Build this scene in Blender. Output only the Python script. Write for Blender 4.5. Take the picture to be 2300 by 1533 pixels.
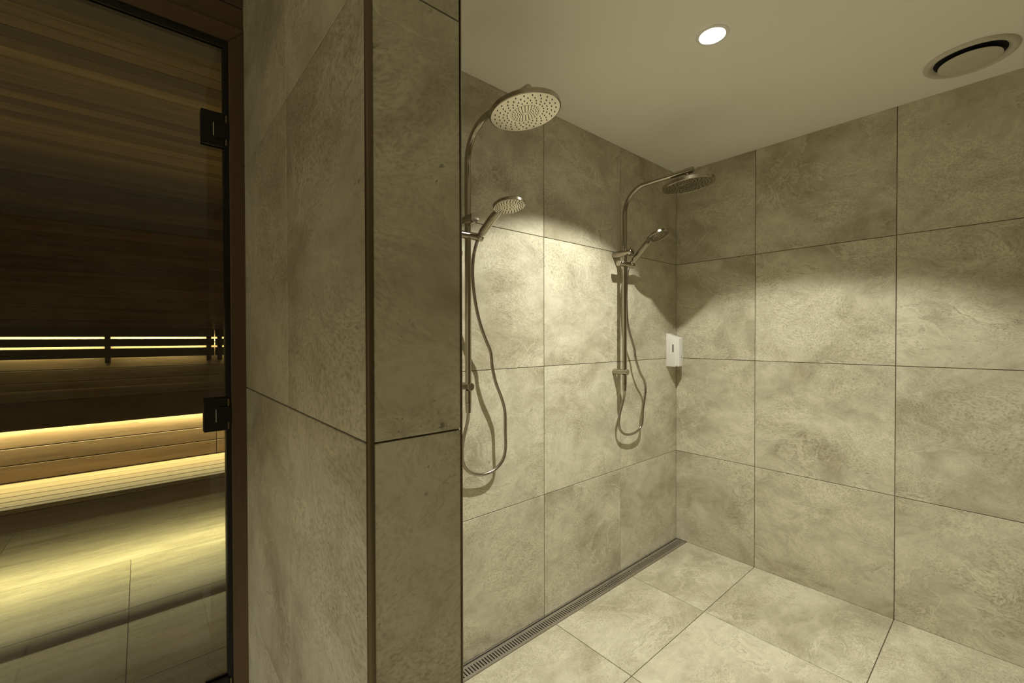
import bpy, bmesh, math, random
from mathutils import Vector, Matrix

random.seed(7)
for o in list(bpy.data.objects):
    bpy.data.objects.remove(o)
scn = bpy.context.scene
COL = scn.collection
PI = math.pi

# ------------------------------------------------------------------ camera
cam_data = bpy.data.cameras.new('camera')
cam = bpy.data.objects.new('camera', cam_data)
COL.objects.link(cam)
cam_data.sensor_fit = 'HORIZONTAL'
cam_data.sensor_width = 36.0
cam_data.lens = 970.31 / 2300 * 36.0
cam_data.clip_start = 0.02
_fw = Vector((0.65204831, 0.75810903, -0.01018393))
_rt = Vector((0.75813258, -0.65209701, -0.00211757))
_up = Vector((0.00824626, 0.00634001, 0.9999459))
_m = Matrix(((_rt.x, _up.x, -_fw.x, -2.6310), (_rt.y, _up.y, -_fw.y, -1.4275),
             (_rt.z, _up.z, -_fw.z, 1.3071), (0, 0, 0, 1)))
cam.matrix_world = _m
scn.camera = cam

# ------------------------------------------------------------------ world, exposure
w = bpy.data.worlds.new('world')
scn.world = w
w.use_nodes = True
w.node_tree.nodes['Background'].inputs[0].default_value = (0.02, 0.018, 0.014, 1)
w.node_tree.nodes['Background'].inputs[1].default_value = 0.3
vs = scn.view_settings
vs.view_transform = 'Standard'
vs.look = 'None'
vs.gamma = 1.0
vs.use_curve_mapping = False
vs.exposure = 0.07

# lamp settings used by the lamp builders further down
LAMP_COL = (1.0, 0.98, 0.84)
LED_COL = (1.0, 0.95, 0.52)
DOWN_WIDE, DOWN_NARROW = 61.0, 92.0
CORR_WIDE, CORR_NARROW = 72.0, 82.0
LED_LOW, LED_MID, LED_BACK = 4.8, 7.5, 6.0

# dimensions of the place (metres)
CEIL = 2.356
ROWS = [0.0, 0.5707, 1.1707, 1.7707, CEIL]
WALL_B_J = [-0.473, -1.073, -1.673, -2.273, -2.873, -3.473, -4.073]
WALL_A_J = [-0.606, -1.206, -1.806]
PX0, PX1, PY = -2.412, -2.268, -0.893          # partition
YB = -4.20                                     # wall behind the camera
XL = -5.0                                      # far left wall
SX0, SX1, SY1, SZ = -3.9, -1.3, 3.0, 2.44       # sauna

# ------------------------------------------------------------------ helpers
def link(o, parent=None):
    COL.objects.link(o)
    if parent is not None:
        o.parent = parent
    return o

def tag(o, label=None, cat=None, group=None, kind=None):
    if label: o['label'] = label
    if cat: o['category'] = cat
    if group: o['group'] = group
    if kind: o['kind'] = kind
    return o

def empty(name, loc=(0, 0, 0)):
    o = bpy.data.objects.new(name, None)
    o.empty_display_size = 0.05
    o.location = loc
    return link(o)

class MB:
    def __init__(self):
        self.bm = bmesh.new()
    def box(self, x0, x1, y0, y1, z0, z1, bev=0.0, seg=2):
        b = bmesh.new()
        vs_ = [b.verts.new((x, y, z)) for x in (x0, x1) for y in (y0, y1) for z in (z0, z1)]
        for f in ((0, 1, 3, 2), (4, 6, 7, 5), (0, 4, 5, 1), (2, 3, 7, 6), (0, 2, 6, 4), (1, 5, 7, 3)):
            b.faces.new([vs_[i] for i in f])
        bmesh.ops.recalc_face_normals(b, faces=b.faces)
        if bev > 0:
            bmesh.ops.bevel(b, geom=list(b.edges), offset=bev, segments=seg, profile=0.5, affect='EDGES')
        self._add(b)
        return self
    def _add(self, b):
        me = bpy.data.meshes.new('tmp')
        b.to_mesh(me); b.free()
        self.bm.from_mesh(me)
        bpy.data.meshes.remove(me)
    def lathe(self, prof, loc, axis, n=32):
        """prof: list of (radius, distance along axis)"""
        ax = Vector(axis).normalized()
        t = Vector((1, 0, 0)) if abs(ax.x) < 0.8 else Vector((0, 1, 0))
        e1 = (t - ax * t.dot(ax)).normalized(); e2 = ax.cross(e1)
        loc = Vector(loc)
        b = bmesh.new(); rings = []
        for r, h in prof:
            if r < 1e-6:
                rings.append([b.verts.new(loc + ax * h)])
            else:
                rings.append([b.verts.new(loc + ax * h + (e1 * math.cos(a) + e2 * math.sin(a)) * r)
                              for a in [2 * PI * i / n for i in range(n)]])
        for k in range(len(rings) - 1):
            A, B = rings[k], rings[k + 1]
            for i in range(n):
                j = (i + 1) % n
                if len(A) == 1 and len(B) == 1: continue
                if len(A) == 1: b.faces.new((A[0], B[i], B[j]))
                elif len(B) == 1: b.faces.new((A[i], A[j], B[0]))
                else: b.faces.new((A[i], A[j], B[j], B[i]))
        bmesh.ops.recalc_face_normals(b, faces=b.faces)
        self._add(b)
        return self
    def cyl(self, p0, p1, r, n=24, bev=0.0):
        p0, p1 = Vector(p0), Vector(p1)
        L = (p1 - p0).length
        if bev > 0:
            pr = [(0, 0), (r - bev, 0), (r, bev), (r, L - bev), (r - bev, L), (0, L)]
        else:
            pr = [(0, 0), (r, 0), (r, L), (0, L)]
        return self.lathe(pr, p0, p1 - p0, n)
    def tube(self, pts, rad, n=14, cap=True):
        pts = [Vector(p) for p in pts]
        if not isinstance(rad, (list, tuple)): rad = [rad] * len(pts)
        b = bmesh.new(); rings = []
        tg = []
        for i in range(len(pts)):
            a = pts[max(i - 1, 0)]; c = pts[min(i + 1, len(pts) - 1)]
            tg.append((c - a).normalized())
        t = Vector((1, 0, 0)) if abs(tg[0].x) < 0.8 else Vector((0, 1, 0))
        e1 = (t - tg[0] * t.dot(tg[0])).normalized()
        for i, p in enumerate(pts):
            e1 = (e1 - tg[i] * e1.dot(tg[i])).normalized()
            e2 = tg[i].cross(e1)
            rings.append([b.verts.new(p + (e1 * math.cos(a) + e2 * math.sin(a)) * rad[i])
                          for a in [2 * PI * k / n for k in range(n)]])
        for k in range(len(rings) - 1):
            for i in range(n):
                j = (i + 1) % n
                b.faces.new((rings[k][i], rings[k][j], rings[k + 1][j], rings[k + 1][i]))
        if cap:
            b.faces.new(rings[0][::-1]); b.faces.new(rings[-1])
        bmesh.ops.recalc_face_normals(b, faces=b.faces)
        self._add(b)
        return self
    def prism(self, poly, x0, x1, bev=0.0):
        """poly in (y, z) extruded along x"""
        b = bmesh.new()
        A = [b.verts.new((x0, y, z)) for y, z in poly]
        B = [b.verts.new((x1, y, z)) for y, z in poly]
        b.faces.new(A); b.faces.new(B[::-1])
        n = len(poly)
        for i in range(n):
            j = (i + 1) % n
            b.faces.new((A[i], B[i], B[j], A[j]))
        bmesh.ops.recalc_face_normals(b, faces=b.faces)
        if bev > 0:
            bmesh.ops.bevel(b, geom=list(b.edges), offset=bev, segments=2, profile=0.5, affect='EDGES')
        self._add(b)
        return self
    def build(self, name, mat, parent=None, smooth=False, angle=35):
        me = bpy.data.meshes.new(name)
        self.bm.to_mesh(me); self.bm.free()
        me.materials.append(mat)
        if smooth:
            for p in me.polygons: p.use_smooth = True
            try:
                me.set_sharp_from_angle(angle=math.radians(angle))
            except Exception:
                pass
        o = bpy.data.objects.new(name, me)
        return link(o, parent)

def catmull(pts, sub=8):
    P = [Vector(p) for p in pts]
    P = [P[0] * 2 - P[1]] + P + [P[-1] * 2 - P[-2]]
    out = []
    for i in range(1, len(P) - 2):
        p0, p1, p2, p3 = P[i - 1:i + 3]
        for s in range(sub):
            t = s / sub
            out.append(0.5 * ((2 * p1) + (p2 - p0) * t + (2 * p0 - 5 * p1 + 4 * p2 - p3) * t * t
                              + (3 * p1 - p0 - 3 * p2 + p3) * t ** 3))
    out.append(P[-2])
    return out

# ------------------------------------------------------------------ materials
def mat(name):
    m = bpy.data.materials.new(name); m.use_nodes = True
    nt = m.node_tree
    return m, nt, nt.nodes['Principled BSDF']

def N(nt, typ, **kw):
    n = nt.nodes.new(typ)
    for k, v in kw.items():
        if k.startswith('i_'):
            n.inputs[k[2:].replace('_', ' ')].default_value = v
        else:
            setattr(n, k, v)
    return n

def simple(name, col, rough=0.5, metal=0.0, spec=None):
    m, nt, b = mat(name)
    tc = N(nt, 'ShaderNodeTexCoord')
    no = N(nt, 'ShaderNodeTexNoise', i_Scale=60.0, i_Detail=3.0)
    nt.links.new(tc.outputs['Object'], no.inputs['Vector'])
    mr = N(nt, 'ShaderNodeMapRange')
    mr.inputs['To Min'].default_value = max(rough - 0.05, 0.02)
    mr.inputs['To Max'].default_value = min(rough + 0.05, 1)
    nt.links.new(no.outputs['Fac'], mr.inputs['Value'])
    nt.links.new(mr.outputs['Result'], b.inputs['Roughness'])
    b.inputs['Base Color'].default_value = (*col, 1)
    b.inputs['Metallic'].default_value = metal
    if spec is not None: b.inputs['Specular IOR Level'].default_value = spec
    return m

def ramp(nt, stops):
    r = N(nt, 'ShaderNodeValToRGB')
    el = r.color_ramp.elements
    while len(el) < len(stops): el.new(0.5)
    for e, (p, c) in zip(el, stops):
        e.position = p; e.color = (*c, 1) if len(c) == 3 else c
    return r

def mix(nt, fac, a, b, mode='MIX'):
    n = N(nt, 'ShaderNodeMix', data_type='RGBA', blend_type=mode)
    for sock, v in ((n.inputs[0], fac), (n.inputs[6], a), (n.inputs[7], b)):
        if isinstance(v, (int, float)): sock.default_value = v
        elif isinstance(v, tuple): sock.default_value = (*v, 1)
        else: nt.links.new(v, sock)
    return n.outputs[2]

def rand_coords(nt, scale=(1, 1, 1), rot=(0, 0, 0), spread=23.0):
    tc = N(nt, 'ShaderNodeTexCoord'); oi = N(nt, 'ShaderNodeObjectInfo')
    cm = N(nt, 'ShaderNodeCombineXYZ')
    for i, k in enumerate((1.0, 1.7, 0.6)):
        mm = N(nt, 'ShaderNodeMath', operation='MULTIPLY')
        mm.inputs[1].default_value = spread * k
        nt.links.new(oi.outputs['Random'], mm.inputs[0])
        nt.links.new(mm.outputs[0], cm.inputs[i])
    ad = N(nt, 'ShaderNodeVectorMath', operation='ADD')
    nt.links.new(tc.outputs['Object'], ad.inputs[0]); nt.links.new(cm.outputs[0], ad.inputs[1])
    mp = N(nt, 'ShaderNodeMapping'); mp.inputs['Scale'].default_value = scale
    mp.inputs['Rotation'].default_value = rot
    nt.links.new(ad.outputs[0], mp.inputs['Vector'])
    return mp.outputs[0], oi.outputs['Random']

def stone(name, light, midc, dark, scale=(1, 1, 1), rot=(0, 0, 0), rough=0.48, contrast=1.0):
    m, nt, b = mat(name)
    co, rnd = rand_coords(nt, scale, rot)
    L = nt.links.new
    def noise(sc, det, ro, dist, vec):
        n = N(nt, 'ShaderNodeTexNoise', i_Scale=sc, i_Detail=det, i_Roughness=ro, i_Distortion=dist)
        L(vec, n.inputs['Vector'])
        return n
    def mul(a, k):
        n = N(nt, 'ShaderNodeMath', operation='MULTIPLY')
        L(a, n.inputs[0])
        if isinstance(k, (int, float)): n.inputs[1].default_value = k
        else: L(k, n.inputs[1])
        return n.outputs[0]
    def rmp(src, stops):
        r = ramp(nt, stops); L(src, r.inputs[0]); return r.outputs[0]
    B0, W1 = (0, 0, 0), (1, 1, 1)
    warp = noise(2.4, 3.0, 0.5, 0.0, co)
    wv = N(nt, 'ShaderNodeVectorMath', operation='MULTIPLY_ADD')
    L(warp.outputs['Color'], wv.inputs[0]); wv.inputs[1].default_value = (0.28, 0.28, 0.28); L(co, wv.inputs[2])
    v = wv.outputs[0]
    # soft clouds, two sizes
    n1 = noise(2.6, 5.0, 0.6, 0.25, v)
    c = rmp(n1.outputs['Fac'], [(0.37, dark), (0.49, midc), (0.61, light)])
    n1b = noise(10.0, 8.0, 0.72, 0.5, v)
    c = mix(nt, 0.72 * contrast, c, rmp(n1b.outputs['Fac'], [(0.34, (0.78, 0.76, 0.71)), (0.5, (0.98, 0.98, 0.97)), (0.66, (1.14, 1.14, 1.13))]), 'MULTIPLY')
    # granular relief, denser in patches
    patch = rmp(noise(3.4, 3.0, 0.5, 0.0, co).outputs['Fac'], [(0.42, (0.25, 0.25, 0.25)), (0.60, W1)])
    n2 = noise(115.0, 4.0, 0.62, 0.2, v)
    g = rmp(n2.outputs['Fac'], [(0.36, (0.70, 0.68, 0.62)), (0.5, (0.98, 0.98, 0.97)), (0.66, (1.16, 1.16, 1.15))])
    c = mix(nt, mul(patch, 0.85 * contrast), c, g, 'MULTIPLY')
    # thin broken fissures with a pale lip
    n3 = noise(3.1, 9.0, 0.62, 0.9, v)
    pm = rmp(noise(2.3, 3.0, 0.5, 0.0, v).outputs['Fac'], [(0.46, B0), (0.60, W1)])
    pale = rmp(n3.outputs['Fac'], [(0.480, B0), (0.494, W1), (0.508, W1), (0.525, B0)])
    c = mix(nt, mul(mul(pale, pm), 0.36 * contrast), c, tuple(min(1, x * 1.2) for x in light))
    crack = rmp(n3.outputs['Fac'], [(0.4765, B0), (0.4795, W1), (0.4825, W1), (0.4855, B0)])
    c = mix(nt, mul(mul(crack, pm), 0.75 * contrast), c, tuple(x * 0.62 for x in dark))
    # clustered pits
    n4 = noise(95.0, 3.0, 0.55, 0.6, v)
    pit = rmp(n4.outputs['Fac'], [(0.295, W1), (0.345, B0)])
    pm2 = rmp(noise(5.0, 4.0, 0.6, 0.0, co).outputs['Fac'], [(0.50, (0.05, 0.05, 0.05)), (0.60, W1)])
    c = mix(nt, mul(mul(pit, pm2), 0.85 * contrast), c, tuple(x * 0.5 for x in dark))
    # slight change of shade from tile to tile
    mr = N(nt, 'ShaderNodeMapRange'); mr.inputs['To Min'].default_value = 0.97; mr.inputs['To Max'].default_value = 1.03
    L(rnd, mr.inputs['Value'])
    hs = N(nt, 'ShaderNodeHueSaturation')
    L(mr.outputs['Result'], hs.inputs['Value']); L(c, hs.inputs['Color'])
    L(hs.outputs[0], b.inputs['Base Color'])
    rr = N(nt, 'ShaderNodeMapRange'); rr.inputs['To Min'].default_value = rough - 0.1; rr.inputs['To Max'].default_value = rough + 0.12
    L(n2.outputs['Fac'], rr.inputs['Value']); L(rr.outputs['Result'], b.inputs['Roughness'])
    bp = N(nt, 'ShaderNodeBump'); bp.inputs['Strength'].default_value = 0.14; bp.inputs['Distance'].default_value = 0.0015
    L(n2.outputs['Fac'], bp.inputs['Height']); L(bp.outputs[0], b.inputs['Normal'])
    b.inputs['Specular IOR Level'].default_value = 0.35
    return m

def wood(name, cols, rough=0.55, fine=1.0):
    m, nt, b = mat(name)
    co, rnd = rand_coords(nt, (0.55, 9.0, 9.0))
    r0 = ramp(nt, [(i / max(len(cols) - 1, 1), c) for i, c in enumerate(cols)])
    nt.links.new(rnd, r0.inputs[0])
    n1 = N(nt, 'ShaderNodeTexNoise', i_Scale=2.6, i_Detail=6.0, i_Roughness=0.6, i_Distortion=0.4)
    nt.links.new(co, n1.inputs['Vector'])
    r1 = ramp(nt, [(0.3, (0.62, 0.58, 0.52)), (0.5, (0.95, 0.95, 0.95)), (0.7, (1.2, 1.18, 1.12))])
    nt.links.new(n1.outputs['Fac'], r1.inputs[0])
    c = mix(nt, 0.85 * fine, r0.outputs[0], r1.outputs[0], 'MULTIPLY')
    n2 = N(nt, 'ShaderNodeTexNoise', i_Scale=14.0, i_Detail=8.0, i_Roughness=0.65)
    nt.links.new(co, n2.inputs['Vector'])
    r2 = ramp(nt, [(0.36, (0.66, 0.62, 0.56)), (0.5, (1, 1, 1))])
    nt.links.new(n2.outputs['Fac'], r2.inputs[0])
    c = mix(nt, 0.6 * fine, c, r2.outputs[0], 'MULTIPLY')
    nt.links.new(c, b.inputs['Base Color'])
    b.inputs['Roughness'].default_value = rough
    bp = N(nt, 'ShaderNodeBump'); bp.inputs['Strength'].default_value = 0.15; bp.inputs['Distance'].default_value = 0.001
    nt.links.new(n2.outputs['Fac'], bp.inputs['Height']); nt.links.new(bp.outputs[0], b.inputs['Normal'])
    return m

def emission(name, col, strength):
    m, nt, b = mat(name)
    b.inputs['Base Color'].default_value = (0.8, 0.8, 0.8, 1)
    b.inputs['Emission Color'].default_value = (*col, 1)
    b.inputs['Emission Strength'].default_value = strength
    return m

def glass(name, tint):
    m = bpy.data.materials.new(name); m.use_nodes = True
    nt = m.node_tree; nt.nodes.clear()
    out = N(nt, 'ShaderNodeOutputMaterial')
    tr = N(nt, 'ShaderNodeBsdfTransparent'); tr.inputs[0].default_value = (*tint, 1)
    gl = N(nt, 'ShaderNodeBsdfGlossy'); gl.inputs['Roughness'].default_value = 0.015
    fr = N(nt, 'ShaderNodeFresnel'); fr.inputs['IOR'].default_value = 1.55
    mx = N(nt, 'ShaderNodeMixShader')
    nt.links.new(fr.outputs[0], mx.inputs[0]); nt.links.new(tr.outputs[0], mx.inputs[1])
    nt.links.new(gl.outputs[0], mx.inputs[2]); nt.links.new(mx.outputs[0], out.inputs[0])
    return m

M_TILE = stone('beige_stone_tile', (0.67, 0.63, 0.50), (0.585, 0.545, 0.425), (0.45, 0.405, 0.30), (1, 1.3, 1), (0, 0, 0.5))
M_FLOOR = stone('beige_stone_floor_tile', (0.66, 0.62, 0.49), (0.58, 0.54, 0.42), (0.47, 0.43, 0.32), (1, 1.4, 1), (0, 0, -0.35), rough=0.42)
M_SFLOOR = stone('streaked_stone_floor_tile', (0.55, 0.50, 0.38), (0.47, 0.43, 0.32), (0.38, 0.34, 0.24), (0.5, 3.2, 1), (0, 0, 0.06), rough=0.40)
M_GROUT = simple('dark_grout', (0.13, 0.105, 0.065), 0.9)
M_CEIL = simple('matt_white_paint', (0.93, 0.91, 0.84), 0.9)
M_NICKEL = simple('brushed_nickel', (0.42, 0.38, 0.315), 0.16, 1.0)
M_NICKEL_HOSE = simple('metal_hose', (0.38, 0.345, 0.285), 0.27, 1.0)
M_PLATE = simple('spray_plate', (0.50, 0.46, 0.375), 0.20, 1.0)
M_NOZZLE = simple('dark_rubber_nozzle', (0.05, 0.042, 0.03), 0.6)
M_STEEL = simple('stainless_steel', (0.60, 0.57, 0.53), 0.42, 1.0)
M_VOID = simple('black_void', (0.004, 0.004, 0.003), 0.9)
M_BLACK = simple('matt_black_metal', (0.010, 0.009, 0.008), 0.42, 0.0, 0.3)
M_BRONZE = simple('dark_bronze_profile', (0.16, 0.125, 0.075), 0.38, 0.9)
M_WHITE = simple('white_plastic', (0.86, 0.85, 0.82), 0.35)
M_VENT = simple('white_valve', (0.62, 0.57, 0.48), 0.5)
M_DARKW = simple('dark_window', (0.03, 0.027, 0.024), 0.5)
M_GLASS = glass('clear_door_glass', (0.93, 0.92, 0.88))
M_CEDAR = wood('cedar_boards', [(0.13, 0.082, 0.045), (0.42, 0.30, 0.165), (0.22, 0.14, 0.075), (0.50, 0.365, 0.205), (0.16, 0.10, 0.055), (0.44, 0.315, 0.175)])
M_BENCH = wood('pale_bench_slats', [(0.36, 0.275, 0.16), (0.42, 0.32, 0.19), (0.33, 0.25, 0.145)], fine=0.7)
M_FASCIA = wood('brown_bench_boards', [(0.155, 0.102, 0.056), (0.195, 0.128, 0.07), (0.13, 0.085, 0.046)])
M_DARKWOOD = wood('dark_stained_slats', [(0.055, 0.032, 0.017), (0.075, 0.043, 0.022)])
M_FRAME = wood('door_frame_wood', [(0.115, 0.070, 0.032), (0.125, 0.076, 0.036)], fine=0.7)
M_SHELLWOOD = wood('sauna_shell', [(0.26, 0.17, 0.09), (0.26, 0.17, 0.09)])

# ------------------------------------------------------------------ tiles and boards
_cache = {}
def piece(name, parent, c, u, n, wd, ht, t, m, cham=0.0009):
    """a thin slab: u = local x direction, n = outward normal; its face lies at c"""
    key = (round(wd, 4), round(ht, 4), t, m.name, cham)
    me = _cache.get(key)
    if me is None:
        a, b2, k = wd / 2, ht / 2, cham
        v = [(-a, -b2, -t), (a, -b2, -t), (a, b2, -t), (-a, b2, -t),
             (-a, -b2, -k), (a, -b2, -k), (a, b2, -k), (-a, b2, -k),
             (-a + k, -b2 + k, 0), (a - k, -b2 + k, 0), (a - k, b2 - k, 0), (-a + k, b2 - k, 0)]
        f = [(3, 2, 1, 0), (8, 9, 10, 11)]
        for i in range(4):
            j = (i + 1) % 4
            f += [(i, j, 4 + j, 4 + i), (4 + i, 4 + j, 8 + j, 8 + i)]
        me = bpy.data.meshes.new(name); me.from_pydata(v, [], f); me.update()
        me.materials.append(m)
        _cache[key] = me
    o = bpy.data.objects.new(name, me)
    u = Vector(u).normalized(); n = Vector(n).normalized(); vv = n.cross(u)
    o.matrix_world = Matrix(((u.x, vv.x, n.x, c[0]), (u.y, vv.y, n.y, c[1]), (u.z, vv.z, n.z, c[2]), (0, 0, 0, 1)))
    COL.objects.link(o)
    o.parent = parent
    return o

GAP = 0.0028
TT = 0.005
def tile_grid(parent, origin, u, v, us, vs_, n, m, gap=GAP, name='tile', t=TT):
    """us, vs_: joint positions along u and v"""
    O, U, V = Vector(origin), Vector(u), Vector(v)
    us = sorted(us); vs_ = sorted(vs_)
    for i in range(len(us) - 1):
        for j in range(len(vs_) - 1):
            a, b = us[i], us[i + 1]; c, d = vs_[j], vs_[j + 1]
            ctr = O + U * (a + b) / 2 + V * (c + d) / 2
            piece(name, parent, ctr, u, n, b - a - gap, d - c - gap, t, m)

def struct(name, mb, m, label=None):
    o = mb.build(name, m)
    return tag(o, label, None, None, 'structure')

H2 = GAP / 2
RW = [-H2] + ROWS[1:-1] + [CEIL + H2]   # no open joint against floor and ceiling
T = TT - 0.001    # grout face lies this far behind the tile face

# ------------------------------------------------------------------ setting: shower room
wall_a = struct('wall_back', MB().box(PX1 + 0.002, 0.10, T, 0.10, 0, 2.60), M_GROUT, 'tiled back wall behind the two showers')
tile_grid(wall_a, (0, 0, 0), (1, 0, 0), (0, 0, 1), [PX1 - H2] + WALL_A_J + [H2], RW, (0, -1, 0), M_TILE)

wall_b = struct('wall_right', MB().box(T, 0.10, YB, T, 0, 2.60), M_GROUT, 'tiled right wall under the ceiling vent')
tile_grid(wall_b, (0, 0, 0), (0, 1, 0), (0, 0, 1), [YB] + WALL_B_J + [H2], RW, (-1, 0, 0), M_TILE)

part = struct('wall_partition', MB().box(PX0 + T, PX1 - T, PY + T, 0.10, 0, 2.60), M_GROUT, 'narrow tiled partition between sauna door and showers')
E_ = 0.0065
tile_grid(part, (PX0, 0, 0), (0, -1, 0), (0, 0, 1), [0.0, 0.497, -PY - E_], RW, (-1, 0, 0), M_TILE)
tile_grid(part, (0, PY, 0), (1, 0, 0), (0, 0, 1), [PX0 + E_, PX1 - 0.003], RW, (0, -1, 0), M_TILE)
tile_grid(part, (PX1, 0, 0), (0, 1, 0), (0, 0, 1), [PY + 0.003, -0.473, 0.0], RW, (1, 0, 0), M_TILE)

def quarter(mb, x, y, sx, r, z0, z1):
    """rounded edge profile at the outer corner x, y"""
    pts = []
    for i in range(7):
        a = PI / 2 * i / 6
        pts.append((x + sx * (r - r * math.cos(a)), y + r - r * math.sin(a)))
    pts += [(x + sx * r, y + r)]
    b = bmesh.new()
    A = [b.verts.new((p[0], p[1], z0)) for p in pts]; B = [b.verts.new((p[0], p[1], z1)) for p in pts]
    b.faces.new(A); b.faces.new(B[::-1])
    for i in range(len(pts)):
        j = (i + 1) % len(pts)
        b.faces.new((A[i], B[i], B[j], A[j]))
    bmesh.ops.recalc_face_normals(b, faces=b.faces)
    mb._add(b)
    return mb
t1 = quarter(MB(), PX0 - 0.0006, PY - 0.0006, 1, 0.0075, 0, CEIL).build('trim_1', M_BRONZE, None, True, 50)
tag(t1, 'dark bronze edge profile on the near corner of the partition', None, None, 'structure')
t2 = quarter(MB(), PX1 + 0.0006, PY - 0.0006, -1, 0.0035, 0, CEIL).build('trim_2', M_BRONZE, None, True, 50)
tag(t2, 'thin dark edge profile where the partition meets the shower', None, None, 'structure')

struct('wall_front', MB().box(XL - 0.1, 0.10, YB - 0.1, YB, 0, 2.60), M_TILE, 'tiled wall behind the viewer')
struct('wall_left', MB().box(XL - 0.1, XL, YB, -0.05, 0, 2.60), M_TILE, 'tiled end wall of the corridor')

# floor with a trough for the drain along the back wall
DY0, DY1 = -0.0745, -0.003
fl = MB().box(XL, 0.0, YB, DY0 - 0.001, -0.08, -T)
fl.box(XL, PX0, DY0, -0.05, -0.08, -T)
fl.box(PX1, 0.0, DY0, 0.0, -0.08, -0.045)
floor = struct('floor', fl, M_GROUT, 'beige tiled shower room floor')
FX = [XL, -4.806, -4.206, -3.606, -3.006, -2.406, -1.806, -1.206, -0.606, H2]
tile_grid(floor, (0, 0, 0), (1, 0, 0), (0, 1, 0), FX, [YB] + WALL_B_J + [DY0], (0, 0, 1), M_FLOOR)

struct('ceiling', MB().box(XL, 0.0, YB, 0.0, CEIL, CEIL + 0.10), M_CEIL, 'matt white ceiling above the shower')

# ------------------------------------------------------------------ setting: sauna shell
OX0, OX1, OZ = -3.32, -2.4045, 2.140                      # door opening including its frame
sf = MB().box(XL, OX0, -0.045, 0.08, 0, 2.6)
sf.box(OX0, PX0 + 0.002, -0.045, 0.08, OZ, 2.6)
wall_s = struct('wall_sauna', sf, M_SHELLWOOD, 'timber clad sauna front above the glass door')
for z0, z1 in ((OZ, 2.2008), (2.2008, 2.29), (2.29, CEIL)):   # boards over the door
    piece('board', wall_s, ((OX0 - 0.2 + PX0) / 2, -0.052, (z0 + z1) / 2), (1, 0, 0), (0, -1, 0), PX0 - OX0 + 0.2, z1 - z0 - 0.0022, 0.007, M_FRAME, 0.002)

FY0, FY1 = -0.058, 0.078
fr = empty('trim_3', (OX1, FY0, 0))
fr.location = (0, 0, 0)
tag(fr, 'brown timber frame around the glass sauna door', None, None, 'structure')
JW = 0.0425
def jamb(x0, x1, flip):
    b = bmesh.new()
    top_in, top_out = OZ - JW, OZ
    xa, xb = (x0, x1)
    za, zb = (top_in, top_out) if not flip else (top_out, top_in)
    V = []
    for y in (FY0, FY1):
        V.append([b.verts.new(p) for p in ((xa, y, 0), (xb, y, 0), (xb, y, zb), (xa, y, za))])
    A, B = V
    b.faces.new(A); b.faces.new(B[::-1])
    for i in range(4):
        j = (i + 1) % 4
        b.faces.new((A[i], B[i], B[j], A[j]))
    bmesh.ops.recalc_face_normals(b, faces=b.faces)
    bmesh.ops.bevel(b, geom=list(b.edges), offset=0.002, segments=2, profile=0.5, affect='EDGES')
    # grain runs along local x: build turned by 90 degrees
    rot = Matrix.Rotation(PI / 2, 4, 'Y')
    inv = rot.inverted()
    for v in b.verts: v.co = inv @ v.co
    mb = MB(); mb._add(b)
    o = mb.build('jamb', M_FRAME, fr)
    o.matrix_world = rot
    return o
jamb(OX1 - 0.0075 - JW + 0.0075 + 0.0, PX0 + 0.0075, False)
jamb(OX0, OX0 + JW, True)
b = bmesh.new()
V = []
for y in (FY0, FY1):
    V.append([b.verts.new(p) for p in ((OX0 + JW, y, OZ - JW), (OX1 - JW, y, OZ - JW), (OX1, y, OZ), (OX0, y, OZ))])
b.faces.new(V[0]); b.faces.new(V[1][::-1])
for i in range(4):
    j = (i + 1) % 4
    b.faces.new((V[0][i], V[1][i], V[1][j], V[0][j]))
bmesh.ops.recalc_face_normals(b, faces=b.faces)
bmesh.ops.bevel(b, geom=list(b.edges), offset=0.002, segments=2, profile=0.5, affect='EDGES')
mb = MB(); mb._add(b); mb.build('header', M_FRAME, fr)
IX0, IX1, IZ = OX0 + JW, OX1 - JW, OZ - JW               # clear opening
g = MB().box(IX1 - 0.0115, IX1, -0.052, -0.0465, 0, IZ - 0.018).box(IX1 - 0.0115, IX1, -0.0375, -0.020, 0, IZ - 0.018)
g.build('side_seal', M_BLACK, fr)
MB().box(IX0, IX1, -0.052, -0.0465, IZ - 0.018, IZ).box(IX0, IX1, -0.0375, -0.020, IZ - 0.018, IZ).build('head_seal', M_BLACK, fr)

door = empty('door_1', (0, 0, 0))
tag(door, 'clear glass sauna door on black hinges left of the partition', None, None, 'structure')
GX1 = IX1 - 0.0120
MB().box(IX0 + 0.006, IX1 - 0.003, -0.046, -0.038, 0.012, IZ - 0.003, 0.001, 1).build('pane', M_GLASS, door)
for zc in (1.857, 1.104, 0.351):
    h = MB().box(GX1 - 0.049, GX1 + 0.002, -0.056, -0.0465, zc - 0.044, zc + 0.044, 0.0015).build('hinge', M_BLACK, door)
    MB().box(GX1 - 0.049, GX1 + 0.002, -0.0375, -0.030, zc - 0.044, zc + 0.044, 0.0015).build('back_plate', M_BLACK, h)
    MB().box(GX1 - 0.018, IX1 - 0.0005, -0.0595, -0.052, zc - 0.023, zc + 0.020, 0.001).build('leaf', M_BLACK, h)
    MB().box(GX1 - 0.0235, GX1 - 0.0215, -0.0568, -0.0555, zc - 0.020, zc + 0.014).build('slot', M_STEEL, h)
    MB().cyl((IX1 - 0.006, -0.054, zc - 0.040), (IX1 - 0.006, -0.054, zc + 0.040), 0.0035, 12).build('pin', M_BRONZE, h, True)

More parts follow.
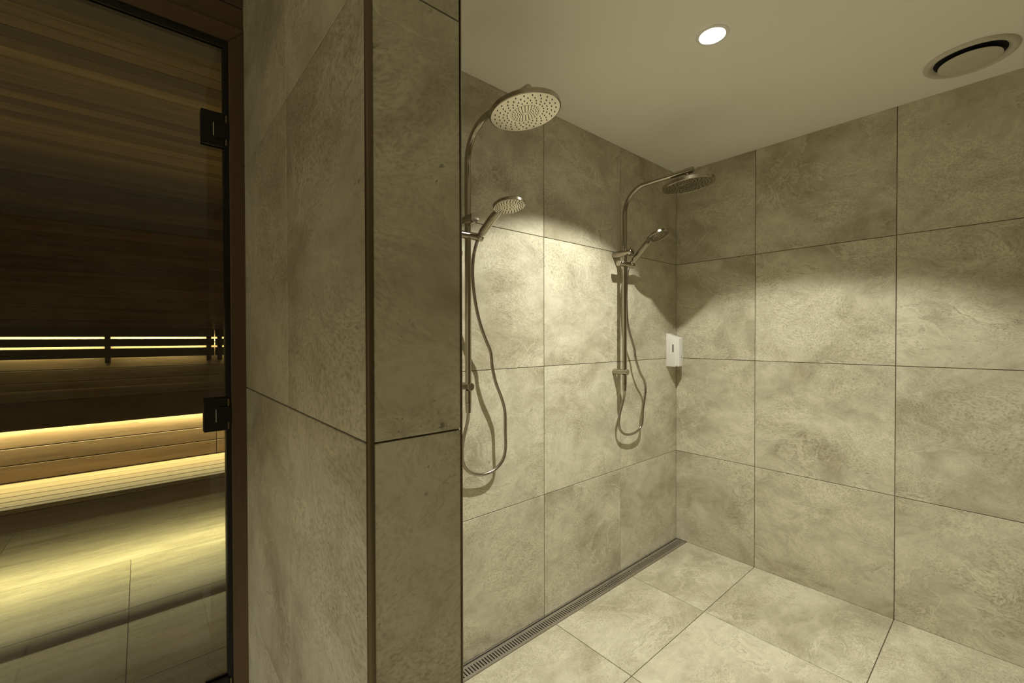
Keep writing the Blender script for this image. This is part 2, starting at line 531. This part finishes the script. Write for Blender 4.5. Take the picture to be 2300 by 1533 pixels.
# sauna floor, walls, ceiling
s_floor = struct('floor_sauna', MB().box(XL, PX0, -0.05, 0.10, -0.08, -T).box(SX0, SX1, 0.10, SY1, -0.08, -T), M_GROUT, 'streaked stone tile floor inside the sauna')
for y0, y1, xs in ((-0.05, 0.142, [SX0, -3.884, -2.684, PX0]), (0.142, 0.744, [SX0, -3.884, -2.684, -1.484, SX1]),
                   (0.744, 1.352, [SX0, -3.884, -2.684, -1.484, SX1]), (1.352, 1.962, [SX0, -3.884, -2.684, -1.484, SX1]),
                   (1.962, 2.990, [SX0, -3.284, -2.084, SX1])):
    for a, c in zip(xs[:-1], xs[1:]):
        piece('tile', s_floor, ((a + c) / 2, (y0 + y1) / 2, 0), (1, 0, 0), (0, 0, 1), c - a - 0.0025, y1 - y0 - 0.0025, TT, M_SFLOOR)

BT = 0.012
s_back = struct('wall_sauna_back', MB().box(SX0, SX1, SY1 + BT - 0.002, SY1 + 0.1, 0, 2.6), M_VOID, 'board clad back wall of the sauna')
z = 0.9939 - 0.0879 * 4
while z < SZ:
    z1 = min(z + 0.0879, SZ)
    piece('board', s_back, ((SX0 + SX1) / 2, SY1, (z + z1) / 2), (1, 0, 0), (0, -1, 0), SX1 - SX0, z1 - z - 0.002, BT, M_CEDAR, 0.0025)
    z += 0.0879
s_ceil = struct('ceiling_sauna', MB().box(SX0, SX1, 0.0, SY1 + 0.1, SZ + BT - 0.002, SZ + 0.16), M_VOID, 'board clad ceiling of the sauna')
y = 0.08
while y < SY1:
    y1 = min(y + 0.0879, SY1)
    piece('board', s_ceil, ((SX0 + SX1) / 2, (y + y1) / 2, SZ), (1, 0, 0), (0, 0, -1), SX1 - SX0, y1 - y - 0.002, BT, M_CEDAR, 0.0025)
    y += 0.0879
struct('wall_sauna_left', MB().box(SX0 - 0.1, SX0, 0.08, SY1 + 0.1, 0, 2.6), M_SHELLWOOD, 'timber left wall inside the sauna')
struct('wall_sauna_right', MB().box(SX1, SX1 + 0.1, 0.10, SY1 + 0.1, 0, 2.6), M_SHELLWOOD, 'timber right wall inside the sauna')
struct('wall_sauna_inner', MB().box(PX0 + 0.004, SX1, 0.1005, 0.112, 0, SZ), M_SHELLWOOD, 'timber lining behind the shower wall')

# ------------------------------------------------------------------ sauna benches
BZ = 0.426
lb = empty('sauna_bench', (-2.6, 1.932, 0.0))
tag(lb, 'low slatted sauna bench with lit pale top above the stone floor', 'bench', 'sauna benches')
def under(o, parent):
    o.matrix_parent_inverse = Matrix.Translation(-Vector(parent.location))
    return o
under(MB().box(SX0 + 0.01, SX1 - 0.01, 1.932, 1.962, 0.299, BZ - 0.0255, 0.002).build('fascia', M_FASCIA, lb), lb)
ys = [1.930, 1.988]
while ys[-1] + 0.098 < 2.53: ys.append(ys[-1] + 0.1045)
ys[-1] = 2.528
for a, c in zip(ys[:-1], ys[1:]):
    o = piece('slat', None, ((SX0 + SX1) / 2, (a + c) / 2, BZ), (1, 0, 0), (0, 0, 1), SX1 - SX0 - 0.02, c - a - 0.007, 0.024, M_BENCH, 0.002)
    o.parent = lb; under(o, lb)
for x in (-3.6, -2.9, -2.3, -1.6):
    under(MB().box(x - 0.02, x + 0.02, 1.99, 2.525, 0.33, BZ - 0.0245, 0.002).build('bearer', M_FASCIA, lb), lb)

RY = 2.53
ub = empty('sauna_bench', (-2.6, 2.455, 0.0))
tag(ub, 'high sauna bench with dark fascia and boarded riser behind the low bench', 'bench', 'sauna benches')
for z0, z1 in ((0.330, 0.430), (0.430, 0.5345), (0.5345, 0.637), (0.637, 0.760), (0.760, 0.90)):
    for a, c in ((SX0 + 0.01, -2.198), (-2.198, SX1 - 0.01)):
        o = piece('riser_board', None, ((a + c) / 2, RY, (z0 + z1) / 2), (1, 0, 0), (0, -1, 0), c - a - 0.003, z1 - z0 - 0.003, 0.02, M_FASCIA, 0.003)
        o.parent = ub; under(o, ub)
UZ = 0.946
under(MB().box(SX0 + 0.01, SX1 - 0.01, 2.455, 2.483, 0.752, UZ - 0.0265, 0.002).build('fascia', M_DARKWOOD, ub), ub)
yy = [2.452, 2.548, 2.644, 2.740, 2.836, 2.932]
for a, c in zip(yy[:-1], yy[1:]):
    o = piece('slat', None, ((SX0 + SX1) / 2, (a + c) / 2, UZ), (1, 0, 0), (0, 0, 1), SX1 - SX0 - 0.02, c - a - 0.006, 0.024, M_FASCIA, 0.002)
    o.parent = ub; under(o, ub)

# backrests: three slats on wall brackets
def backrest(x0, x1, brs, label):
    e = empty('bench_backrest', ((x0 + x1) / 2, 2.94, 1.16))
    tag(e, label, 'backrest', 'sauna backrests')
    for z0, z1 in ((1.3146, 1.382), (1.2432, 1.2996), (1.1605, 1.2282)):
        o = piece('slat', None, ((x0 + x1) / 2, 2.930, (z0 + z1) / 2), (1, 0, 0), (0, -1, 0), x1 - x0, z1 - z0, 0.020, M_DARKWOOD, 0.003)
        o.parent = e; under(o, e)
    under(MB().box(x0, x1, 2.952, 2.997, 1.372, 1.382).build('top_cover', M_DARKWOOD, e), e)
    for x in brs:
        br = MB().box(x - 0.016, x + 0.016, 2.9505, 2.998, 1.12, 1.262, 0.001).box(x - 0.016, x + 0.016, 2.9505, 2.998, 1.281, 1.3715, 0.001)
        under(br.box(x - 0.016, x + 0.016, 2.9595, 2.998, 1.262, 1.281).build('bracket', M_DARKWOOD, e), e)
    return e
backrest(SX0 + 0.02, -2.163, (-3.45, -2.816, -2.198), 'long dark three-slat backrest with light showing through its gaps')
backrest(-2.156, SX1 - 0.02, (-2.122, -1.6), 'short end of dark slatted backrest beside the door hinge side')

# LED strips: profile, diffuser and the light they give
def led(label, x0, x1, y, z, tilt, power, wd=0.012):
    e = empty('led_strip', ((x0 + x1) / 2, y, z))
    tag(e, label, 'light strip', 'sauna light strips')
    r = Matrix.Rotation(tilt, 4, 'X')
    base = Matrix.Translation((0, 0, 0)) @ r
    L = x1 - x0
    o = MB().box(-L / 2, L / 2, -wd / 2 - 0.001, wd / 2 + 0.001, 0.0015, 0.006).build('profile', M_STEEL, e)
    o.matrix_local = base
    o = MB().box(-L / 2, L / 2, -wd / 2, wd / 2, 0.0, 0.0015).build('diffuser', emission('led_diffuser', LED_COL, 14.0), e)
    o.matrix_local = base
    ld = bpy.data.lights.new('led_light', 'AREA')
    ld.shape = 'RECTANGLE'; ld.size = L; ld.size_y = wd
    ld.energy = power * L; ld.color = LED_COL
    lo = bpy.data.objects.new('led_light', ld)
    link(lo, e)
    lo.matrix_local = base @ Matrix.Translation((0, 0, -0.001))
    return e
led('warm light strip under the low bench lighting the floor', SX0 + 0.05, SX1 - 0.05, 2.005, 0.322, 0.0, LED_LOW)
led('bright warm light strip under the high bench fascia', SX0 + 0.05, SX1 - 0.05, 2.500, 0.762, 0.0, LED_MID)
led('warm light strip behind the slatted backrest', SX0 + 0.05, SX1 - 0.05, 2.9575, 1.2715, PI / 2, LED_BACK, 0.008)

# ------------------------------------------------------------------ linear drain
dr = empty('linear_drain', (-1.13, -0.038, 0.0))
tag(dr, 'long slotted steel floor drain along the back wall', 'drain')
DX0, DX1 = PX1 + 0.004, -0.004
f = MB()
f.box(DX0, DX1, -0.0072, -0.0032, -0.040, 0.0032)
f.box(DX0, DX1, -0.0745, -0.0725, -0.040, 0.0004)
f.box(DX1 - 0.003, DX1, -0.0725, -0.0072, -0.040, 0.0004)
f.box(DX0, DX0 + 0.003, -0.0725, -0.0072, -0.040, 0.0004)
under(f.build('channel_frame', M_STEEL, dr), dr)
under(MB().box(DX0 + 0.003, DX1 - 0.003, -0.0725, -0.0072, -0.044, -0.041).build('channel_bed', M_VOID, dr), dr)
gr = MB()
gx0, gx1 = DX0 + 0.006, DX1 - 0.006
gr.box(gx0, gx1, -0.0240, -0.0108, -0.006, -0.0002)
gr.box(gx0, gx1, -0.0712, -0.0600, -0.006, -0.0002)
pitch = 0.0135
n = int((gx1 - gx0) / pitch)
xx = gx1
k = 0
while xx > gx0 + 0.01:
    gr.box(xx - (0.0085 if k else 0.012), xx, -0.0600, -0.0240, -0.006, -0.0002)
    xx -= pitch if k else pitch + 0.0035
    k += 1
under(gr.build('grate', M_STEEL, dr), dr)

# ------------------------------------------------------------------ showers
def fan(mb, c, e1, e2, nrm, rings, r, h):
    """little nozzles on rings (radius, count, phase)"""
    c = Vector(c)
    for R, cnt, ph in rings:
        for i in range(cnt):
            a = 2 * PI * (i + ph) / cnt
            p = c + e1 * (R * math.cos(a)) + e2 * (R * math.sin(a))
            mb.lathe([(r, -0.0004), (r * 0.75, h), (0, h)], p, nrm, 6)

def shower_column(xb, zend, ytip, label, tilt, yaw, slide):
    e = empty('shower_column', (xb, 0.0, 1.02))
    tag(e, label, 'shower', 'shower columns on the back wall')
    P = lambda o: under(o, e)
    by, rc, zc = -0.070, 0.130, zend - 0.130
    YE = ytip + 0.012
    pts = [(xb, by, 1.115), (xb, by, 1.4), (xb, by, zc)]
    for i in range(1, 15):
        a = PI / 2 * i / 14
        pts.append((xb, by - rc + rc * math.cos(a), zc + rc * math.sin(a)))
    pts += [(xb, -0.30, zend), (xb, YE, zend)]
    P(MB().tube(pts, 0.0120, 20).build('riser_pipe', M_NICKEL, e, True, 60))
    # arm end sleeve
    P(MB().cyl((xb, YE + 0.030, zend), (xb, YE - 0.012, zend), 0.0145, 24, 0.001).build('arm_end', M_NICKEL, e, True))
    # wall brackets
    P(MB().cyl((xb, -0.0006, 1.752), (xb, -0.118, 1.752), 0.0178, 32, 0.0012).build('wall_bracket', M_NICKEL, e, True))
    P(MB().cyl((xb, -0.0006, 1.119), (xb, -0.090, 1.119), 0.0150, 32, 0.0012).build('wall_bracket', M_NICKEL, e, True))
    # slide holder with knob and cone
    s = P(MB().cyl((xb - 0.036, by, 1.694), (xb + slide, by, 1.694), 0.0148, 28, 0.001).build('slide_holder', M_NICKEL, e, True))
    under_k = MB().cyl((xb - 0.056, by, 1.694), (xb - 0.037, by, 1.694), 0.0152, 28, 0.001).build('knob', M_NICKEL, s, True)
    # lower outlet
    P(MB().lathe([(0, 0), (0.0122, 0), (0.0122, 0.045), (0.0100, 0.046), (0.0118, 0.047), (0.0104, 0.085), (0, 0.085)],
                 (xb, by, 1.104), (0, 0, -1), 24).build('hose_outlet', M_NICKEL, e, True, 30))
    # rain head on a short ball joint
    hz = zend - 0.036
    hy = ytip + 0.027
    P(MB().cyl((xb, hy, zend - 0.012), (xb, hy, hz + 0.002), 0.0085, 20).build('ball_joint', M_NICKEL, e, True))
    nrm = Vector((math.sin(yaw) * math.sin(tilt), -math.cos(yaw) * math.sin(tilt), -math.cos(tilt)))
    e1 = Vector((1, 0, 0)); e1 = (e1 - nrm * e1.dot(nrm)).normalized(); e2 = nrm.cross(e1)
    c = Vector((xb, hy, hz))
    R = 0.1165
    hd = P(MB().lathe([(0, -0.004), (0.020, -0.004), (0.0205, 0.008), (0.055, 0.0125), (R - 0.004, 0.0165), (R, 0.0195),
                       (R, 0.0325), (R - 0.0022, 0.0345), (R - 0.003, 0.0335)], c, nrm, 72).build('rain_head', M_NICKEL, e, True, 40))
    fc = c + nrm * 0.0335
    fp = MB().lathe([(R - 0.0032, -0.002), (R - 0.0035, 0.0), (0.0485, 0.0006), (0.0480, -0.0003), (0.0474, -0.0003), (0.0469, 0.0008),
                     (0.0082, 0.0010), (0.0078, 0.0002), (0.0070, 0.0002), (0.0066, 0.0012), (0, 0.0012)], fc, nrm, 72).build('spray_plate', M_PLATE, hd, True, 20)
    nz = MB()
    fan(nz, fc, e1, e2, nrm, [(0.100, 24, 0.0), (0.086, 24, 0.5), (0.0725, 24, 0.0), (0.060, 24, 0.5)], 0.0021, 0.0022)
    fan(nz, fc + nrm * 0.0006, e1, e2, nrm, [(0.0425, 24, 0.0), (0.0345, 20, 0.5), (0.0265, 16, 0.0), (0.019, 12, 0.5), (0.0125, 8, 0)], 0.0016, 0.0018)
    no = nz.build('nozzles', M_NOZZLE, hd)
    tag(no, kind='stuff')
    return e

S1X, S2X = -1.684, -0.670
shower_column(S1X, 2.100, -0.414, 'brushed nickel shower column with rain head, the nearer one beside the partition', 0.16, 0.8, 0.066)
shower_column(S2X, 2.087, -0.446, 'brushed nickel shower column with rain head, the farther one near the corner', 0.12, 0.86, 0.080)

def hand_shower(xh, phi, base, neck, ctr, ang, hose, label):
    """base, neck, ctr as (reach from the bar, height); phi = swivel; ang = upward tilt of the head"""
    H = Vector((math.sin(phi), -math.cos(phi), 0))
    at = lambda q: Vector((xh, -0.07, q[1])) + H * q[0]
    e = empty('hand_shower', at(base))
    tag(e, label, 'hand shower', 'hand showers in the slide holders')
    P = lambda o: under(o, e)
    d = H * math.cos(ang) + Vector((0, 0, math.sin(ang)))
    nrm = H * math.sin(ang) - Vector((0, 0, math.cos(ang)))
    C_, B_, K_ = at(ctr), at(base), at(neck)
    dirh = (K_ - B_).normalized()
    R = 0.058
    tail = C_ - d * (R * 0.55) - nrm * 0.004
    path = catmull([B_ - dirh * 0.002, B_ + dirh * 0.012, B_ + (K_ - B_) * 0.55, K_, K_ * 0.45 + tail * 0.55 - nrm * 0.001, tail], 6)
    rad = []
    m_ = len(path) - 1
    for i in range(len(path)):
        t = i / m_
        rad.append(0.0105 + 0.0048 * min(1, t / 0.25) + (0.0008 * t if t < 0.65 else 0.0008 * t - 0.008 * (t - 0.65) / 0.35))
    P(MB().tube(path, rad, 20).build('handle', M_NICKEL, e, True, 50))
    hd = P(MB().lathe([(0, -0.011), (0.030, -0.010), (R - 0.006, -0.006), (R, -0.001), (R, 0.008), (R - 0.002, 0.010), (R - 0.003, 0.0092)],
                      C_, nrm, 56).build('head', M_NICKEL, e, True, 40))
    fc = C_ + nrm * 0.0092
    fp = MB().lathe([(R - 0.0032, -0.002), (R - 0.0035, 0), (0.0275, 0.0008), (0.0268, 0), (0.0258, 0), (0.0250, 0.0012), (0, 0.0016)], fc, nrm, 56).build('spray_plate', M_PLATE, hd, True, 20)
    e1 = Vector((math.cos(phi), math.sin(phi), 0)); e2 = nrm.cross(e1)
    nz = MB()
    fan(nz, fc, e1, e2, nrm, [(0.0485, 26, 0.0), (0.0415, 24, 0.5), (0.0345, 20, 0.0)], 0.0017, 0.0022)
    fan(nz, fc + nrm * 0.001, e1, e2, nrm, [(0.018, 9, 0.0), (0.009, 5, 0.5)], 0.0022, 0.0015)
    no = nz.build('nozzles', M_NOZZLE, hd)
    tag(no, kind='stuff')
    # cone seat and hose nut
    P(MB().lathe([(0, 0), (0.0125, 0), (0.0108, 0.022), (0, 0.022)], B_ - dirh * 0.002, -dirh, 20).build('hose_nut', M_NICKEL, e, True, 30))
    hp = [B_ - dirh * 0.020] + [Vector(p) for p in hose]
    P(MB().tube(catmull(hp, 8), 0.0066, 12).build('hose', M_NICKEL_HOSE, e, True, 60))
    return e
HOSE1 = [(-1.6524, -0.07, 1.6412), (-1.6578, -0.0656, 1.5932), (-1.6548, -0.0611, 1.5254), (-1.6408, -0.0589, 1.4402), (-1.6185, -0.0573, 1.3628), (-1.5868, -0.0558, 1.2925), (-1.5633, -0.0543, 1.2475), (-1.5533, -0.0528, 1.1843), (-1.5338, -0.0512, 1.1197), (-1.5023, -0.0497, 1.053), (-1.4844, -0.0481, 0.9955), (-1.481, -0.0466, 0.9112), (-1.4799, -0.045, 0.8363), (-1.4938, -0.0413, 0.7915), (-1.5335, -0.0377, 0.7616), (-1.5878, -0.034, 0.7537), (-1.6388, -0.0346, 0.7681), (-1.671, -0.0353, 0.7941), (-1.688, -0.0359, 0.8271), (-1.6937, -0.0414, 0.8724), (-1.6919, -0.0482, 0.9164), (-1.684, -0.055, 0.9593), (-1.6808, -0.0625, 0.9943), (-1.684, -0.07, 1.022)]
HOSE2 = [(-0.6372, -0.07, 1.6764), (-0.643, -0.0656, 1.6093), (-0.6405, -0.0611, 1.514), (-0.6288, -0.0589, 1.3942), (-0.6057, -0.0573, 1.334), (-0.561, -0.0558, 1.2481), (-0.5413, -0.0543, 1.1858), (-0.4994, -0.0528, 1.109), (-0.4519, -0.0512, 1.0554), (-0.4356, -0.0497, 1.0031), (-0.4468, -0.0481, 0.94), (-0.4579, -0.0466, 0.89), (-0.4599, -0.045, 0.8263), (-0.4811, -0.0413, 0.7854), (-0.5416, -0.0377, 0.7657), (-0.6086, -0.034, 0.7701), (-0.6552, -0.0348, 0.799), (-0.6727, -0.0357, 0.8402), (-0.6728, -0.0414, 0.8893), (-0.6654, -0.0505, 0.9377), (-0.6588, -0.06, 0.9862), (-0.67, -0.07, 1.022)]
hand_shower(S1X + 0.046, 0.0, (0.020, 1.700), (0.095, 1.748), (0.188, 1.776), math.radians(11), HOSE1,
            'round nickel hand shower with hose, on the nearer column beside the partition')
hand_shower(S2X + 0.048, math.radians(6), (0.015, 1.708), (0.094, 1.792), (0.158, 1.832), math.radians(22), HOSE2,
            'round nickel hand shower with hose, on the farther column near the corner')

# ------------------------------------------------------------------ soap dispenser
sd = empty('soap_dispenser', (-0.101, 0.0, 1.122))
tag(sd, 'white wall-mounted soap dispenser in the shower corner', 'dispenser')
X0, X1 = -0.126, -0.076
prof = [(-0.0006, 1.122)]
for i in range(6):
    a = PI / 2 * i / 5
    prof.append((-0.057 - 0.015 * math.sin(a), 1.137 - 0.015 * math.cos(a)))
prof += [(-0.0725, 1.304), (-0.0006, 1.329)]
bd = under(MB().prism(prof, X0, X1, 0.0015).build('body', M_WHITE, sd, True, 30), sd)
fcv = [(-0.073, 1.130), (-0.0745, 1.123), (-0.084, 1.124), (-0.0855, 1.132), (-0.0855, 1.296), (-0.082, 1.3025), (-0.073, 1.304)]
under(MB().prism(fcv, X0, X1, 0.0012).build('front_cover', M_WHITE, sd, True, 30), sd)
sl = MB()
pl = []
for i in range(9):
    a = PI * i / 8
    pl.append((-0.0467 + 0.0038 * math.cos(a), 1.256 + 0.0038 * math.sin(a)))
for i in range(9):
    a = PI + PI * i / 8
    pl.append((-0.0467 + 0.0038 * math.cos(a), 1.214 + 0.0038 * math.sin(a)))
under(sl.prism(pl, X0 - 0.0004, X0 + 0.003).build('level_window', M_DARKW, sd), sd)
jp = [(-0.096, -0.0857, 1.189), (-0.0945, -0.0857, 1.1875), (-0.0942, -0.0857, 1.182)]
for i in range(1, 7):
    a = -PI * 0.75 * i / 6
    jp.append((-0.0985 + 0.0043 * math.cos(a), -0.0857, 1.181 + 0.0043 * math.sin(a)))
under(MB().tube(jp, 0.0011, 8).build('emblem', M_DARKW, sd), sd)
under(MB().box(X0 + 0.002, X1 - 0.002, -0.0859, -0.0852, 1.1465, 1.1475).build('seam', M_VENT, sd), sd)

# ------------------------------------------------------------------ ceiling vent
vx, vy = -0.256, -1.311
vt = empty('ceiling_vent', (vx, vy, CEIL))
tag(vt, 'round white disc air vent in the ceiling by the right wall', 'vent')
under(MB().lathe([(0.128, 0.0002), (0.1275, 0.004), (0.124, 0.0085), (0.118, 0.012), (0.113, 0.0115), (0.104, 0.006), (0.099, 0.0006)],
                 (vx, vy, CEIL), (0, 0, -1), 72).build('outer_ring', M_VENT, vt, True, 60), vt)
under(MB().lathe([(0, 0.0004), (0.0985, 0.0004)], (vx, vy, CEIL), (0, 0, -1), 48).build('throat', M_VOID, vt), vt)
under(MB().lathe([(0, 0.014), (0.083, 0.014), (0.086, 0.0155), (0.086, 0.0175), (0.081, 0.0195), (0.05, 0.021), (0, 0.0215)],
                 (vx, vy, CEIL), (0, 0, -1), 72).build('disc', M_VENT, vt, True, 50), vt)
under(MB().cyl((vx, vy, CEIL - 0.0005), (vx, vy, CEIL - 0.0122), 0.012, 16).build('stem', M_VENT, vt, True), vt)

# ------------------------------------------------------------------ downlights
def downlight(x, y, wide, narrow, label, blend=0.2):
    e = empty('ceiling_downlight', (x, y, CEIL))
    tag(e, label, 'downlight', 'recessed ceiling downlights')
    under(MB().lathe([(0.0545, 0.0002), (0.0540, 0.0022), (0.050, 0.0032), (0.0425, 0.0030), (0.041, 0.0006)],
                     (x, y, CEIL), (0, 0, -1), 56).build('trim_ring', M_WHITE, e, True, 50), e)
    under(MB().lathe([(0.0408, 0.0006), (0.0400, 0.0014), (0, 0.0016)], (x, y, CEIL), (0, 0, -1), 48).build('lens', emission('lamp_lens', (1.0, 0.97, 0.9), 40.0), e, True), e)
    for nm, ang, bl, en in (('wide_beam', 117, blend, wide), ('core_beam', 100, 1.0, narrow)):
        ld = bpy.data.lights.new(nm, 'SPOT')
        ld.spot_size = math.radians(ang); ld.spot_blend = bl
        ld.energy = en; ld.color = LAMP_COL; ld.shadow_soft_size = 0.009
        lo = bpy.data.objects.new(nm, ld)
        link(lo, e)
        lo.location = (0, 0, -0.022)
    return e
downlight(-1.112, -0.735, DOWN_WIDE, DOWN_NARROW, 'glowing round downlight in the ceiling over the showers')
downlight(-4.05, -1.15, CORR_WIDE, CORR_NARROW, 'round downlight in the ceiling before the sauna door', 0.5)
